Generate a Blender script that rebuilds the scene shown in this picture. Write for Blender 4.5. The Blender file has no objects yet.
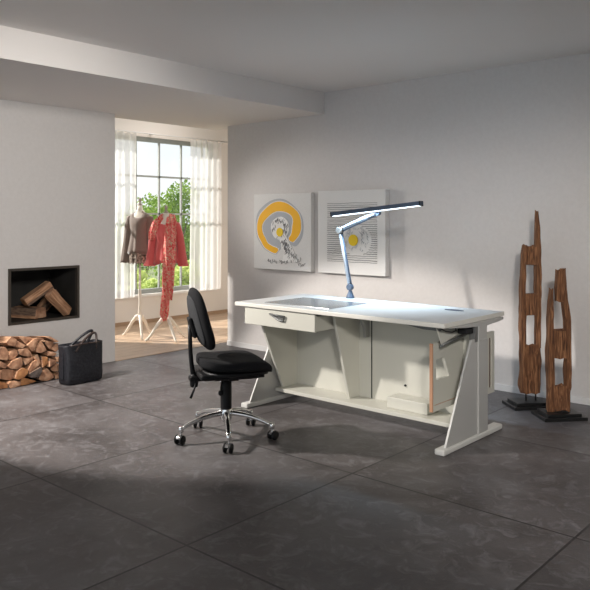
import bpy, bmesh, math, random
from mathutils import Vector, Matrix, noise
from math import sin, cos, pi, radians as R
random.seed(7)
S = bpy.context.scene
C = S.collection

# ------------------------------------------------------------------ camera, world, lights, exposure
cam = bpy.data.cameras.new('camera'); camo = bpy.data.objects.new('camera', cam); C.objects.link(camo)
cam.sensor_width = 36; cam.lens = 36*725/590
cam.shift_y = -75/590
camo.location = (0, 0, 1.35)
camo.rotation_euler = (R(90), 0, math.atan2(.6626, .749))
S.camera = camo
S.view_settings.view_transform = 'Standard'; S.view_settings.look = 'None'
S.view_settings.gamma = 1; S.view_settings.use_curve_mapping = False
S.view_settings.exposure = 0.18

w = bpy.data.worlds.new('world'); S.world = w; w.use_nodes = True
nt = w.node_tree; bg = nt.nodes['Background']
tc = nt.nodes.new('ShaderNodeTexCoord'); ns = nt.nodes.new('ShaderNodeTexNoise'); ns.inputs['Scale'].default_value = 2.2; ns.inputs['Detail'].default_value = 5
cr = nt.nodes.new('ShaderNodeValToRGB')
cr.color_ramp.elements[0].position = .35; cr.color_ramp.elements[0].color = (.70, .85, 1, 1)
cr.color_ramp.elements[1].position = .6; cr.color_ramp.elements[1].color = (.97, .99, 1, 1)
nt.links.new(tc.outputs['Generated'], ns.inputs['Vector']); nt.links.new(ns.outputs['Fac'], cr.inputs['Fac']); nt.links.new(cr.outputs['Color'], bg.inputs['Color'])
bg.inputs['Strength'].default_value = .98

def light(name, kind, loc, target, energy, color=(1, 1, 1), **kw):
    l = bpy.data.lights.new(name, kind); l.energy = energy; l.color = color
    for k, v in kw.items(): setattr(l, k, v)
    o = bpy.data.objects.new(name, l); C.objects.link(o); o.location = loc
    o.rotation_euler = (Vector(target)-Vector(loc)).to_track_quat('-Z', 'Y').to_euler()
    return o
SUN = Vector((.83, .50, -.62))
light('sun', 'SUN', (-12, -3, 8), Vector((-12, -3, 8))+SUN, 6.5, (1, .95, .88), angle=R(1.2))
# assumed ceiling spotlight out of view near the fireplace wall: throws the chair's shadow
light('unseen_spotlight', 'SPOT', (-5.15, 1.65, 2.25), (-4.55, 2.85, .77), 520, (1, .94, .88), spot_size=R(64), spot_blend=.22, shadow_soft_size=.09)
# hidden spot standing in for garden room daylight through the opening
light('garden_daylight_standin', 'SPOT', (-7.55, 3.85, 2.15), (-4.1, 5.38, 1.15), 190, (1, .95, .90), spot_size=R(34), spot_blend=.7, shadow_soft_size=.16)
light('unseen_spotlight', 'SPOT', (-1.2, 1.0, 2.4), (-5.89, 3.2, 1.25), 540, (1, .96, .91), spot_size=R(48), spot_blend=1.0, shadow_soft_size=.35)  # added fill spot out of view, lightens the chimney wall
light('unseen_spotlight', 'SPOT', (.6, .2, 2.45), (-1.95, 4.9, .25), 560, (1, .95, .90), spot_size=R(46), spot_blend=.8, shadow_soft_size=.25)  # extra unseen spot added to brighten the table's right end and lower wall
light('garden_room_fill', 'AREA', (-6.9, 5.8, 2.85), (-7.5, 5.5, 0), 15, (1, .97, .94), shape='RECTANGLE', size=1.2, size_y=1.0)  # fill lamp added under the garden room ceiling, brightens the window wall

# ------------------------------------------------------------------ helpers
def link(o, parent=None):
    C.objects.link(o)
    if parent: o.parent = parent
    return o
def tag(o, label=None, cat=None, group=None, kind=None):
    if label: o['label'] = label
    if cat: o['category'] = cat
    if group: o['group'] = group
    if kind: o['kind'] = kind
    return o
def empty(name, loc=(0, 0, 0), rz=0, **k):
    o = bpy.data.objects.new(name, None); link(o); o.location = loc; o.rotation_euler = (0, 0, rz); o.empty_display_size = .1
    return tag(o, **k)
class MB:
    def __init__(s): s.bm = bmesh.new()
    def add(s, verts, faces, mi=0, smooth=False):
        vs = [s.bm.verts.new(v) for v in verts]
        for f in faces:
            try:
                q = s.bm.faces.new([vs[i] for i in f]); q.material_index = mi; q.smooth = smooth
            except ValueError: pass
        return vs
    def box(s, x0, x1, y0, y1, z0, z1, mi=0, bev=0, mat=None):
        b = bmesh.new()
        vs = [b.verts.new(p) for p in ((x0,y0,z0),(x1,y0,z0),(x1,y1,z0),(x0,y1,z0),(x0,y0,z1),(x1,y0,z1),(x1,y1,z1),(x0,y1,z1))]
        for f in ((3,2,1,0),(4,5,6,7),(0,1,5,4),(1,2,6,5),(2,3,7,6),(3,0,4,7)): b.faces.new([vs[i] for i in f])
        if bev: bmesh.ops.bevel(b, geom=b.edges[:]+b.verts[:], offset=bev, segments=2, affect='EDGES', profile=.5)
        s.merge(b, mi, mat); return s
    def merge(s, b, mi=0, mat=None, smooth=None):
        if mat is not None: b.transform(mat)
        b.verts.index_update()
        vs = [s.bm.verts.new(v.co) for v in b.verts]
        for f in b.faces:
            q = s.bm.faces.new([vs[v.index] for v in f.verts]); q.material_index = mi
            q.smooth = f.smooth if smooth is None else smooth
        b.free()
    def tube(s, pts, r, n=10, mi=0, caps=True):
        pts = [Vector(p) for p in pts]; N = len(pts)
        rs = r if isinstance(r, (list, tuple)) else [r]*N
        rings = []; up = None
        for i, p in enumerate(pts):
            t = (pts[min(i+1, N-1)]-pts[max(i-1, 0)]).normalized()
            if up is None:
                up = t.orthogonal().normalized()
            else:
                up = (up - t*up.dot(t)).normalized()
            v = t.cross(up)
            rings.append([s.bm.verts.new(p+(up*cos(2*pi*k/n)+v*sin(2*pi*k/n))*rs[i]) for k in range(n)])
        for a, b in zip(rings, rings[1:]):
            for k in range(n):
                f = s.bm.faces.new([a[k], a[(k+1) % n], b[(k+1) % n], b[k]]); f.smooth = True; f.material_index = mi
        if caps:
            for ring, rev in ((rings[0], True), (rings[-1], False)):
                f = s.bm.faces.new(ring[::-1] if rev else ring); f.material_index = mi
        return s
    def loft(s, rings, mi=0, closed=True, caps=False, smooth=True):
        rr = [[s.bm.verts.new(p) for p in ring] for ring in rings]
        n = len(rr[0])
        for a, b in zip(rr, rr[1:]):
            for k in range(n if closed else n-1):
                f = s.bm.faces.new([a[k], a[(k+1) % n], b[(k+1) % n], b[k]]); f.smooth = smooth; f.material_index = mi
        if caps:
            s.bm.faces.new(rr[0][::-1]).material_index = mi; s.bm.faces.new(rr[-1]).material_index = mi
        return s
    def prism(s, poly, d0, d1, axis='x', mi=0, bev=0):
        # poly of 2D points; extruded along axis from d0 to d1
        def P(u, v, d): return {'x': (d, u, v), 'y': (u, d, v), 'z': (u, v, d)}[axis]
        b = bmesh.new()
        a = [b.verts.new(P(u, v, d0)) for u, v in poly]; c = [b.verts.new(P(u, v, d1)) for u, v in poly]
        b.faces.new(a); b.faces.new(c[::-1]); n = len(poly)
        for i in range(n): b.faces.new([a[i], c[i], c[(i+1) % n], a[(i+1) % n]])
        bmesh.ops.recalc_face_normals(b, faces=b.faces)
        if bev: bmesh.ops.bevel(b, geom=b.edges[:]+b.verts[:], offset=bev, segments=2, affect='EDGES', profile=.5)
        s.merge(b, mi); return s
    def lathe(s, prof, n=24, mi=0, center=(0, 0)):
        rings = [[(center[0]+r*cos(2*pi*k/n), center[1]+r*sin(2*pi*k/n), z) for k in range(n)] for r, z in prof]
        return s.loft(rings, mi, caps=True)
    def pad(s, hx, hy, hz, e1=.35, e2=.55, nu=40, nv=20, fn=None, mi=0):
        # superellipsoid; e small = boxy
        def sp(c, e): return math.copysign(abs(c)**e, c)
        rings = []
        for j in range(1, nv):
            ph = -pi/2+pi*j/nv
            ring = []
            for i in range(nu):
                th = 2*pi*i/nu
                p = Vector((hx*sp(cos(ph), e1)*sp(cos(th), e2), hy*sp(cos(ph), e1)*sp(sin(th), e2), hz*sp(sin(ph), e1)))
                ring.append(fn(p) if fn else p)
            rings.append(ring)
        return s.loft(rings, mi, caps=True)
    def build(s, name, mats, parent=None, smooth_all=False, recalc=True):
        if recalc: bmesh.ops.recalc_face_normals(s.bm, faces=s.bm.faces)
        me = bpy.data.meshes.new(name); s.bm.to_mesh(me); s.bm.free()
        for m in (mats if isinstance(mats, (list, tuple)) else [mats]): me.materials.append(m)
        o = bpy.data.objects.new(name, me); link(o, parent)
        if smooth_all:
            for p in me.polygons: p.use_smooth = True
        return o

def mat(name, col, rough=.5, metal=0, **k):
    m = bpy.data.materials.new(name); m.use_nodes = True
    b = m.node_tree.nodes['Principled BSDF']
    b.inputs['Base Color'].default_value = (*col, 1); b.inputs['Roughness'].default_value = rough; b.inputs['Metallic'].default_value = metal
    for kk, v in k.items(): b.inputs[kk.replace('_', ' ')].default_value = v
    return m
def N(m, t, **k):
    n = m.node_tree.nodes.new(t)
    for kk, v in k.items():
        if kk in n.inputs: n.inputs[kk].default_value = v
        else: setattr(n, kk, v)
    return n
def noisy(m, cols, scale=(1, 1, 1), nscale=8, detail=6, bump=0, rough=None, dist=0, pos=(.3, .7), coord='Object', bscale=None):
    t = m.node_tree; b = t.nodes['Principled BSDF']; L = t.links.new
    c = N(m, 'ShaderNodeTexCoord'); mp = N(m, 'ShaderNodeMapping'); mp.inputs['Scale'].default_value = scale
    L(c.outputs[coord], mp.inputs['Vector'])
    n = N(m, 'ShaderNodeTexNoise'); n.inputs['Scale'].default_value = nscale; n.inputs['Detail'].default_value = detail; n.inputs['Distortion'].default_value = dist
    L(mp.outputs['Vector'], n.inputs['Vector'])
    r = N(m, 'ShaderNodeValToRGB'); e = r.color_ramp.elements
    e[0].position = pos[0]; e[0].color = (*cols[0], 1); e[1].position = pos[1]; e[1].color = (*cols[-1], 1)
    for i, cc in enumerate(cols[1:-1]):
        x = e.new(pos[0]+(pos[1]-pos[0])*(i+1)/(len(cols)-1)); x.color = (*cc, 1)
    L(n.outputs['Fac'], r.inputs['Fac']); L(r.outputs['Color'], b.inputs['Base Color'])
    if bump:
        bp = N(m, 'ShaderNodeBump'); bp.inputs['Strength'].default_value = bump; bp.inputs['Distance'].default_value = .01
        if bscale:
            n2 = N(m, 'ShaderNodeTexNoise'); n2.inputs['Scale'].default_value = bscale; n2.inputs['Detail'].default_value = 6
            L(mp.outputs['Vector'], n2.inputs['Vector']); L(n2.outputs['Fac'], bp.inputs['Height'])
        else: L(n.outputs['Fac'], bp.inputs['Height'])
        L(bp.outputs['Normal'], b.inputs['Normal'])
    return m

# ------------------------------------------------------------------ materials
M = {}
M['wall'] = noisy(mat('wall_paint', (.60, .575, .56), .85), [(.64, .61, .59), (.67, .64, .62)], nscale=40, bump=.08, bscale=160)
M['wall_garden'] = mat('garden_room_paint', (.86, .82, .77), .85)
M['ceil'] = mat('ceiling_paint', (.80, .76, .73), .9)
M['skirting'] = mat('skirting_paint', (.72, .71, .70), .5)
M['skirting_wood'] = mat('skirting_wood', (.42, .29, .19), .5)
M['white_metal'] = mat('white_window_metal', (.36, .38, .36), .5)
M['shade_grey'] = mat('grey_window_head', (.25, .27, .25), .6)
M['sill'] = mat('sill_paint', (.85, .84, .82), .5)
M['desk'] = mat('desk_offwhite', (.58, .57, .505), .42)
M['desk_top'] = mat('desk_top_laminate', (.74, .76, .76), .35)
M['desk_edge'] = mat('desk_top_edge', (.72, .70, .64), .45)
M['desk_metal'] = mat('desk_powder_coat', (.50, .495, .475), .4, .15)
M['desk_metal_dark'] = mat('desk_dark_column', (.18, .18, .175), .4, .5)
M['column_grey'] = mat('desk_column_grey', (.36, .36, .345), .4, .2)
M['desk_foot'] = mat('desk_foot_coat', (.66, .655, .62), .4)
M['raw_edge'] = mat('raw_board_edge', (.46, .25, .15), .6)
M['slot_brown'] = mat('slot_brown', (.12, .07, .05), .6)
M['black'] = mat('black_plastic', (.007, .007, .008), .5, Specular_IOR_Level=.3)
M['chrome'] = mat('polished_aluminium', (.78, .78, .78), .14, 1)
M['steel'] = mat('brushed_steel', (.22, .225, .22), .5, .7)
M['lamp_alu'] = mat('lamp_aluminium', (.42, .45, .50), .5, .3)
M['lamp_blue'] = mat('lamp_blue_grey', (.08, .11, .16), .45, .2)
M['fabric'] = noisy(mat('black_fabric', (.02, .02, .02), .95, Specular_IOR_Level=.2), [(.008, .008, .009), (.019, .019, .021)], nscale=260, bump=.2)
M['fabric_back'] = noisy(mat('charcoal_fabric', (.04, .04, .045), .95, Specular_IOR_Level=.2), [(.030, .031, .033), (.060, .061, .064)], nscale=300, bump=.2)
M['leather'] = noisy(mat('black_leather', (.02, .02, .024), .5, Specular_IOR_Level=.3), [(.008, .008, .011), (.020, .021, .026)], nscale=60, bump=.35)
M['leather_brown'] = mat('dark_brown_leather', (.030, .018, .015), .45)
M['fire_frame'] = mat('bronze_steel_frame', (.085, .072, .06), .45, .6)
M['firebox'] = noisy(mat('firebox_steel', (.03, .028, .026), .6), [(.012, .011, .010), (.03, .028, .026)], nscale=6)
M['canvas'] = noisy(mat('canvas_white', (.8, .79, .78), .9), [(.72, .71, .69), (.80, .79, .77)], nscale=200, bump=.3)
M['orange'] = mat('orange_paint', (.97, .50, .01), .7)
M['yellow'] = mat('yellow_paint', (.90, .62, .01), .7)
M['grey_paint'] = mat('pale_grey_paint', (.46, .48, .51), .8)
M['white_paint'] = mat('raised_white_paint', (.86, .85, .83), .8)
M['thread'] = mat('dark_thread', (.20, .19, .19), .8)
M['iron'] = mat('black_steel_plate', (.012, .012, .012), .35)
M['form_white'] = mat('form_cream_paint', (.80, .74, .65), .5)
M['form_knob'] = mat('form_neck_wood', (.42, .36, .30), .4)
M['glass'] = None
M['driftwood'] = noisy(mat('driftwood', (.3, .15, .07), .85), [(.025, .009, .005), (.19, .078, .032), (.48, .235, .11)], scale=(22, 22, 1.3), nscale=5, detail=9, bump=1.0, dist=.6, pos=(.25, .75))
M['endwood'] = noisy(mat('cut_log_end', (.5, .33, .2), .85), [(.13, .06, .035), (.36, .185, .105), (.58, .36, .23)], scale=(1, 1, 1), nscale=18, detail=8, bump=.5, pos=(.25, .75))
M['endwood_red'] = noisy(mat('reddish_log_end', (.5, .25, .1), .85), [(.22, .09, .035), (.50, .23, .09)], nscale=18, detail=8, bump=.5)
M['endwood_dark'] = noisy(mat('dark_log_bark', (.1, .08, .07), .9), [(.04, .03, .028), (.13, .10, .085)], nscale=18, detail=8, bump=.8)
M['splitwood'] = noisy(mat('split_log_side', (.5, .3, .18), .85), [(.15, .07, .035), (.42, .22, .12), (.68, .42, .26)], scale=(2, 22, 22), nscale=4, detail=8, bump=.8, pos=(.25, .75))
M['bark'] = noisy(mat('log_bark', (.2, .12, .08), .95), [(.07, .04, .03), (.28, .18, .12)], scale=(6, 30, 30), nscale=3, detail=8, bump=1)
M['taupe'] = noisy(mat('taupe_cloth', (.2, .16, .13), .7, Sheen_Weight=.5), [(.16, .115, .09), (.225, .165, .135)], nscale=300, bump=.15)
M['lace'] = noisy(mat('brown_lace', (.2, .16, .13), .8), [(.09, .06, .045), (.38, .31, .25)], nscale=45, detail=3, pos=(.42, .58))
M['coral'] = noisy(mat('coral_cloth', (.6, .1, .09), .75, Sheen_Weight=.4), [(.60, .085, .085), (.72, .13, .12)], nscale=200, bump=.15)
M['cable'] = mat('black_cable', (.02, .02, .02), .5)
M['paper'] = mat('paper', (.8, .8, .78), .7)

def floor_mat():
    m = mat('slate_tiles', (.1, .1, .1), .42); t = m.node_tree; b = t.nodes['Principled BSDF']; L = t.links.new
    c = N(m, 'ShaderNodeTexCoord'); sp = N(m, 'ShaderNodeSeparateXYZ'); L(c.outputs['Object'], sp.inputs[0])
    def mth(op, a, bb=None):
        n = N(m, 'ShaderNodeMath', operation=op)
        if isinstance(a, (int, float)): n.inputs[0].default_value = a
        else: L(a, n.inputs[0])
        if bb is not None:
            if isinstance(bb, (int, float)): n.inputs[1].default_value = bb
            else: L(bb, n.inputs[1])
        return n.outputs[0]
    u = mth('DIVIDE', mth('ADD', sp.outputs['X'], 5.87), 1.18); v = mth('DIVIDE', mth('SUBTRACT', sp.outputs['Y'], 1.955), 1.14)
    def dist(q, size):
        f = mth('FRACT', q); return mth('MULTIPLY', mth('MINIMUM', f, mth('SUBTRACT', 1.0, f)), size)
    d = mth('MINIMUM', dist(u, 1.18), dist(v, 1.14))
    line = mth('LESS_THAN', d, .0054)
    cell = N(m, 'ShaderNodeCombineXYZ'); L(mth('FLOOR', u), cell.inputs[0]); L(mth('FLOOR', v), cell.inputs[1])
    wn = N(m, 'ShaderNodeTexWhiteNoise', noise_dimensions='3D'); L(cell.outputs[0], wn.inputs['Vector'])
    off = N(m, 'ShaderNodeVectorMath', operation='MULTIPLY_ADD'); L(wn.outputs['Color'], off.inputs[0]); off.inputs[1].default_value = (20, 20, 20); L(c.outputs['Object'], off.inputs[2])
    n1 = N(m, 'ShaderNodeTexNoise'); n1.inputs['Scale'].default_value = 1.6; n1.inputs['Detail'].default_value = 9; n1.inputs['Roughness'].default_value = .62; n1.inputs['Distortion'].default_value = .5
    n2 = N(m, 'ShaderNodeTexNoise'); n2.inputs['Scale'].default_value = 9; n2.inputs['Detail'].default_value = 10; n2.inputs['Roughness'].default_value = .7; n2.inputs['Distortion'].default_value = 1.2
    L(off.outputs[0], n1.inputs['Vector']); L(off.outputs[0], n2.inputs['Vector'])
    r1 = N(m, 'ShaderNodeValToRGB'); e = r1.color_ramp.elements
    e[0].position = .30; e[0].color = (.048, .041, .040, 1); e[1].position = .72; e[1].color = (.145, .138, .140, 1)
    x = e.new(.5); x.color = (.090, .080, .080, 1)
    L(n1.outputs['Fac'], r1.inputs['Fac'])
    r2 = N(m, 'ShaderNodeValToRGB'); e = r2.color_ramp.elements
    e[0].position = .50; e[0].color = (0, 0, 0, 1); e[1].position = .78; e[1].color = (1, 1, 1, 1)
    L(n2.outputs['Fac'], r2.inputs['Fac'])
    mx = N(m, 'ShaderNodeMix', data_type='RGBA'); L(mth('MULTIPLY', r2.outputs['Color'], .75), mx.inputs[0]); L(r1.outputs['Color'], mx.inputs[6]); mx.inputs[7].default_value = (.27, .265, .275, 1)
    tone = N(m, 'ShaderNodeMix', data_type='RGBA', blend_type='MULTIPLY'); tone.inputs[0].default_value = 1
    L(mx.outputs[2], tone.inputs[6]); cc = N(m, 'ShaderNodeCombineColor')
    tv = mth('ADD', mth('MULTIPLY', wn.outputs['Value'], .22), .88)
    for i in range(3): L(tv, cc.inputs[i])
    L(cc.outputs[0], tone.inputs[7])
    m2 = N(m, 'ShaderNodeMix', data_type='RGBA'); L(line, m2.inputs[0]); L(tone.outputs[2], m2.inputs[6]); m2.inputs[7].default_value = (.018, .016, .016, 1)
    L(m2.outputs[2], b.inputs['Base Color'])
    rr = mth('ADD', mth('MULTIPLY', n2.outputs['Fac'], .25), .33); L(rr, b.inputs['Roughness'])
    bp = N(m, 'ShaderNodeBump'); bp.inputs['Strength'].default_value = .25; bp.inputs['Distance'].default_value = .01
    L(mth('SUBTRACT', n2.outputs['Fac'], line), bp.inputs['Height']); L(bp.outputs['Normal'], b.inputs['Normal'])
    return m
M['tiles'] = floor_mat()

def plank_mat():
    m = mat('light_oak_planks', (.6, .42, .28), .45); t = m.node_tree; b = t.nodes['Principled BSDF']; L = t.links.new
    c = N(m, 'ShaderNodeTexCoord'); mp = N(m, 'ShaderNodeMapping'); L(c.outputs['Object'], mp.inputs['Vector']); mp.inputs['Rotation'].default_value = (0, 0, R(90))
    br = N(m, 'ShaderNodeTexBrick'); br.inputs['Scale'].default_value = 1; br.inputs['Brick Width'].default_value = 1.6; br.inputs['Row Height'].default_value = .14; br.inputs['Mortar Size'].default_value = .0025
    br.inputs['Color1'].default_value = (.52, .37, .25, 1); br.inputs['Color2'].default_value = (.62, .46, .33, 1); br.inputs['Mortar'].default_value = (.25, .15, .09, 1)
    L(mp.outputs[0], br.inputs['Vector'])
    mp2 = N(m, 'ShaderNodeMapping'); L(c.outputs['Object'], mp2.inputs['Vector']); mp2.inputs['Scale'].default_value = (18, 1.5, 1)
    n = N(m, 'ShaderNodeTexNoise'); n.inputs['Scale'].default_value = 3; n.inputs['Detail'].default_value = 7; L(mp2.outputs[0], n.inputs['Vector'])
    mx = N(m, 'ShaderNodeMix', data_type='RGBA', blend_type='OVERLAY'); mx.inputs[0].default_value = .35; L(br.outputs['Color'], mx.inputs[6]); L(n.outputs['Fac'], mx.inputs[7]); L(mx.outputs[2], b.inputs['Base Color'])
    return m
M['planks'] = plank_mat()

def glass_mat():
    m = bpy.data.materials.new('window_glass'); m.use_nodes = True; t = m.node_tree; t.nodes.clear()
    o = N(m, 'ShaderNodeOutputMaterial'); a = N(m, 'ShaderNodeBsdfTransparent'); g = N(m, 'ShaderNodeBsdfGlossy'); g.inputs['Roughness'].default_value = .02
    f = N(m, 'ShaderNodeFresnel'); f.inputs['IOR'].default_value = 1.3; mx = N(m, 'ShaderNodeMixShader')
    t.links.new(f.outputs[0], mx.inputs[0]); t.links.new(a.outputs[0], mx.inputs[1]); t.links.new(g.outputs[0], mx.inputs[2]); t.links.new(mx.outputs[0], o.inputs['Surface'])
    return m
M['glass'] = glass_mat()
def sheer_mat():
    m = bpy.data.materials.new('sheer_voile'); m.use_nodes = True; t = m.node_tree; t.nodes.clear(); L = t.links.new
    o = N(m, 'ShaderNodeOutputMaterial'); a = N(m, 'ShaderNodeBsdfTransparent'); tr = N(m, 'ShaderNodeBsdfTranslucent'); d = N(m, 'ShaderNodeBsdfDiffuse')
    for n in (tr, d): n.inputs['Color'].default_value = (.93, .92, .91, 1)
    m1 = N(m, 'ShaderNodeMixShader'); m1.inputs[0].default_value = .45; L(tr.outputs[0], m1.inputs[1]); L(d.outputs[0], m1.inputs[2])
    m2 = N(m, 'ShaderNodeMixShader'); m2.inputs[0].default_value = .72; L(a.outputs[0], m2.inputs[1]); L(m1.outputs[0], m2.inputs[2]); L(m2.outputs[0], o.inputs['Surface'])
    return m
M['sheer'] = sheer_mat()
def emis(name, col, st):
    m = bpy.data.materials.new(name); m.use_nodes = True; b = m.node_tree.nodes['Principled BSDF']
    b.inputs['Base Color'].default_value = (*col, 1); b.inputs['Emission Color'].default_value = (*col, 1); b.inputs['Emission Strength'].default_value = st
    return m
M['led'] = emis('led_diffuser', (.80, .92, 1), 3)
M['inset_glass'] = mat('grey_inset_glass', (.25, .27, .28), .14, 0, Specular_IOR_Level=.8)
def leaf_mat(name, a, b_):
    m = leaf_mat0(name, a, b_); t = m.node_tree; L = t.links.new
    p = t.nodes['Principled BSDF']; src = p.inputs['Base Color'].links[0].from_socket; o = [n for n in t.nodes if n.type == 'OUTPUT_MATERIAL'][0]
    tr = N(m, 'ShaderNodeBsdfTranslucent'); L(src, tr.inputs['Color']); mx = N(m, 'ShaderNodeMixShader'); mx.inputs[0].default_value = .5
    L(p.outputs[0], mx.inputs[1]); L(tr.outputs[0], mx.inputs[2]); L(mx.outputs[0], o.inputs['Surface']); return m
def leaf_mat0(name, a, b_):
    m = noisy(mat(name, a, .6), [a, b_], nscale=3.0, detail=3)
    m.node_tree.nodes['Principled BSDF'].inputs['Subsurface Weight'].default_value = 0
    return m
M['leaf1'] = leaf_mat('leaves_bright', (.09, .20, .02), (.34, .48, .10))
M['leaf2'] = leaf_mat('leaves_mid', (.11, .22, .04), (.34, .46, .13))
M['leaf3'] = leaf_mat('leaves_yellow', (.42, .55, .12), (.75, .80, .32))
M['trunk'] = mat('tree_bark', (.12, .09, .07), .9)
M['grass'] = noisy(mat('lawn_grass', (.2, .35, .06), .9), [(.16, .20, .09), (.26, .30, .14)], nscale=4)
def scarf_mat():
    m = mat('floral_scarf', (.7, .1, .1), .75); t = m.node_tree; b = t.nodes['Principled BSDF']; L = t.links.new
    c = N(m, 'ShaderNodeTexCoord'); n = N(m, 'ShaderNodeTexNoise'); n.inputs['Scale'].default_value = 40; n.inputs['Detail'].default_value = 3; n.inputs['Distortion'].default_value = 1.5
    L(c.outputs['Object'], n.inputs['Vector'])
    r = N(m, 'ShaderNodeValToRGB'); e = r.color_ramp.elements; r.color_ramp.interpolation = 'CONSTANT'
    e[0].position = 0; e[0].color = (.62, .04, .04, 1); e[1].position = .60; e[1].color = (.75, .68, .45, 1)
    for p, q in ((.43, (.80, .17, .15)), (.52, (.80, .42, .33)), (.56, (.62, .05, .05)), (.68, (.35, .40, .20))):
        x = e.new(p); x.color = (*q, 1)
    L(n.outputs['Fac'], r.inputs['Fac']); L(r.outputs['Color'], b.inputs['Base Color']); return m
M['scarf'] = scarf_mat()

# ------------------------------------------------------------------ the setting
def struct(name, mb, m): return tag(mb.build(name, m), kind='structure')
XL = -5.89; YB = 5.385
b = MB(); b.box(XL, 2.4, -2.6, YB+.1, -.1, 0); struct('floor', b, M['tiles'])
b = MB(); b.box(-7.9, XL, 2.2, 9.0, -.1, 0); struct('floor', b, M['planks'])
b = MB(); b.box(2.4, 2.54, -2.6, YB+.14, 0, 2.57); struct('wall_right', b, M['wall'])
b = MB(); b.box(-5.735, 2.4, YB, YB+.14, 0, 2.57); struct('wall_back', b, M['wall'])
# chimney breast with the fireplace opening
fy0, fy1, fz0, fz1 = 2.988, 3.667, .455, .936
b = MB()
b.box(-6.6, XL, -2.6, fy0, 0, 2.57); b.box(-6.6, XL, fy1, 4.057, 0, 2.57)
b.box(-6.6, XL, fy0, fy1, 0, fz0); b.box(-6.6, XL, fy0, fy1, fz1, 2.57); b.box(-6.6, -6.4, fy0, fy1, fz0, fz1)
struct('wall_left', b, M['wall'])
b = MB(); b.box(-4.39, 2.4, -2.6, YB+.14, 2.57, 2.67); b.box(XL, -4.39, -2.6, 1.55, 2.57, 2.67); struct('ceiling', b, M['ceil'])
b = MB(); b.box(-6.1, -4.39, 1.6, YB+.14, 2.365, 2.66); struct('ceiling', b, M['ceil'])
b = MB(); b.box(-7.95, -6.1, 2.2, 9.0, 2.9, 3.0); b.box(-6.1, -6.0, 4.057, 9, 2.66, 3.0); struct('ceiling', b, M['ceil'])
# garden room wall with the tall window
WX = -7.78; wy0, wy1, wz0, wz1 = 4.0, 7.05, .375, 2.44
b = MB()
b.box(WX-.2, WX, 2.2, wy0, 0, 2.9); b.box(WX-.2, WX, wy1, 9.0, 0, 2.9)
b.box(WX-.2, WX, wy0, wy1, 0, wz0); b.box(WX-.2, WX, wy0, wy1, wz1, 2.9)
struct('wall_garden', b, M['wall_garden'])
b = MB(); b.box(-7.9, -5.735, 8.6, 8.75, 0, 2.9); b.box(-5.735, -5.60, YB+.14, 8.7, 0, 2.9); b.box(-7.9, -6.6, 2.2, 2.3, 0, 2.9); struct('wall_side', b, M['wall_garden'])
b = MB(); b.box(WX, WX+.012, 2.3, 8.6, 0, .045); struct('baseboard_garden', b, M['skirting_wood'])
b = MB(); b.box(-5.735, 2.4, YB-.012, YB, 0, .05); struct('baseboard_back', b, M['skirting'])
b = MB(); b.box(XL-.005, XL+.02, 4.057, YB, 0, .003); struct('trim_1', b, M['skirting_wood'])
win = empty('window_1', (WX, 5.5, wz0), kind='structure')
def wbox(name, boxes, m, parent=win, bev=0):
    b = MB()
    for q in boxes: b.box(q[0]-WX, q[1]-WX, q[2]-5.5, q[3]-5.5, q[4]-wz0, q[5]-wz0, bev=bev)
    return b.build(name, m, parent)
fx0, fx1 = WX-.12, WX-.06
wbox('frame', [(fx0, fx1, wy0, wy1, wz0, wz0+.06), (fx0, fx1, wy0, wy1, wz1-.05, wz1), (fx0, fx1, wy0, wy0+.05, wz0, wz1), (fx0, fx1, wy1-.05, wy1, wz0, wz1)], M['white_metal'])
for yy in (4.22, 4.60, 4.98, 5.36, 5.741, 6.122, 6.503, 6.885): wbox('muntin', [(fx0+.015, fx1-.02, yy-.012, yy+.012, wz0+.05, wz1-.05)], M['white_metal'])
for zz in (1.932, 1.431): wbox('muntin', [(fx0+.015, fx1-.02, wy0, wy1, zz-.012, zz+.012)], M['white_metal'])
wbox('head_box', [(WX-.06, WX-.01, wy0, wy1, 2.385, wz1)], M['shade_grey'])
wbox('sill', [(WX-.06, WX+.05, wy0, wy1, wz0-.03, wz0+.005)], M['sill'], bev=.004)
wbox('pane', [((fx0+fx1)/2-.003, (fx0+fx1)/2+.003, wy0+.04, wy1-.04, wz0+.04, wz1-.04)], M['glass'])

# ------------------------------------------------------------------ curtains
def curtain(name, y0, y1, label, ph):
    n = int((y1-y0)/.008); zs = [2.46, 2.43, 2.3, 1.8, 1.3, .8, .45, .365]
    rings = []
    for j, z in enumerate(zs):
        ring = []
        for i in range(n+1):
            y = y0+(y1-y0)*i/n; t = (2.5-z)/2.2
            x = WX+.10 + .022*sin(y*62+ph+t*1.3)*(1-.2*t)+.015*sin(y*23+ph*2+t*2)*t + .01*noise.noise((y*9, z*2, ph))
            ring.append((x, y+.01*t*sin(y*30), z + (.008*sin(y*62+ph) if j == 0 else 0)))
        rings.append(ring)
    b = MB(); b.loft(rings, closed=False); o = b.build(name, M['sheer'], recalc=False)
    return tag(o, label, 'curtain', 'sheer curtains at the garden window')
curtain('sheer_curtain', 4.85, 5.60, 'sheer white curtain on the left side of the window, behind the taupe jacket', 0)
curtain('sheer_curtain', 6.50, 7.08, 'sheer white curtain hanging on the right side of the tall window', 1.4)
rod = empty('curtain_rod', (WX+.10, 5.5, 2.475), label='thin white curtain rod above the tall window carrying both sheers', cat='curtain rod')
b = MB(); b.tube([(0, -1.6, 0), (0, 1.72, 0)], .009); b.build('rod', M['sill'], rod)
for yy in (-1.0, .4, 1.66):
    b = MB(); b.box(-.10, .01, yy-.01, yy+.01, -.008, .008); b.build('bracket', M['sill'], rod)

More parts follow.
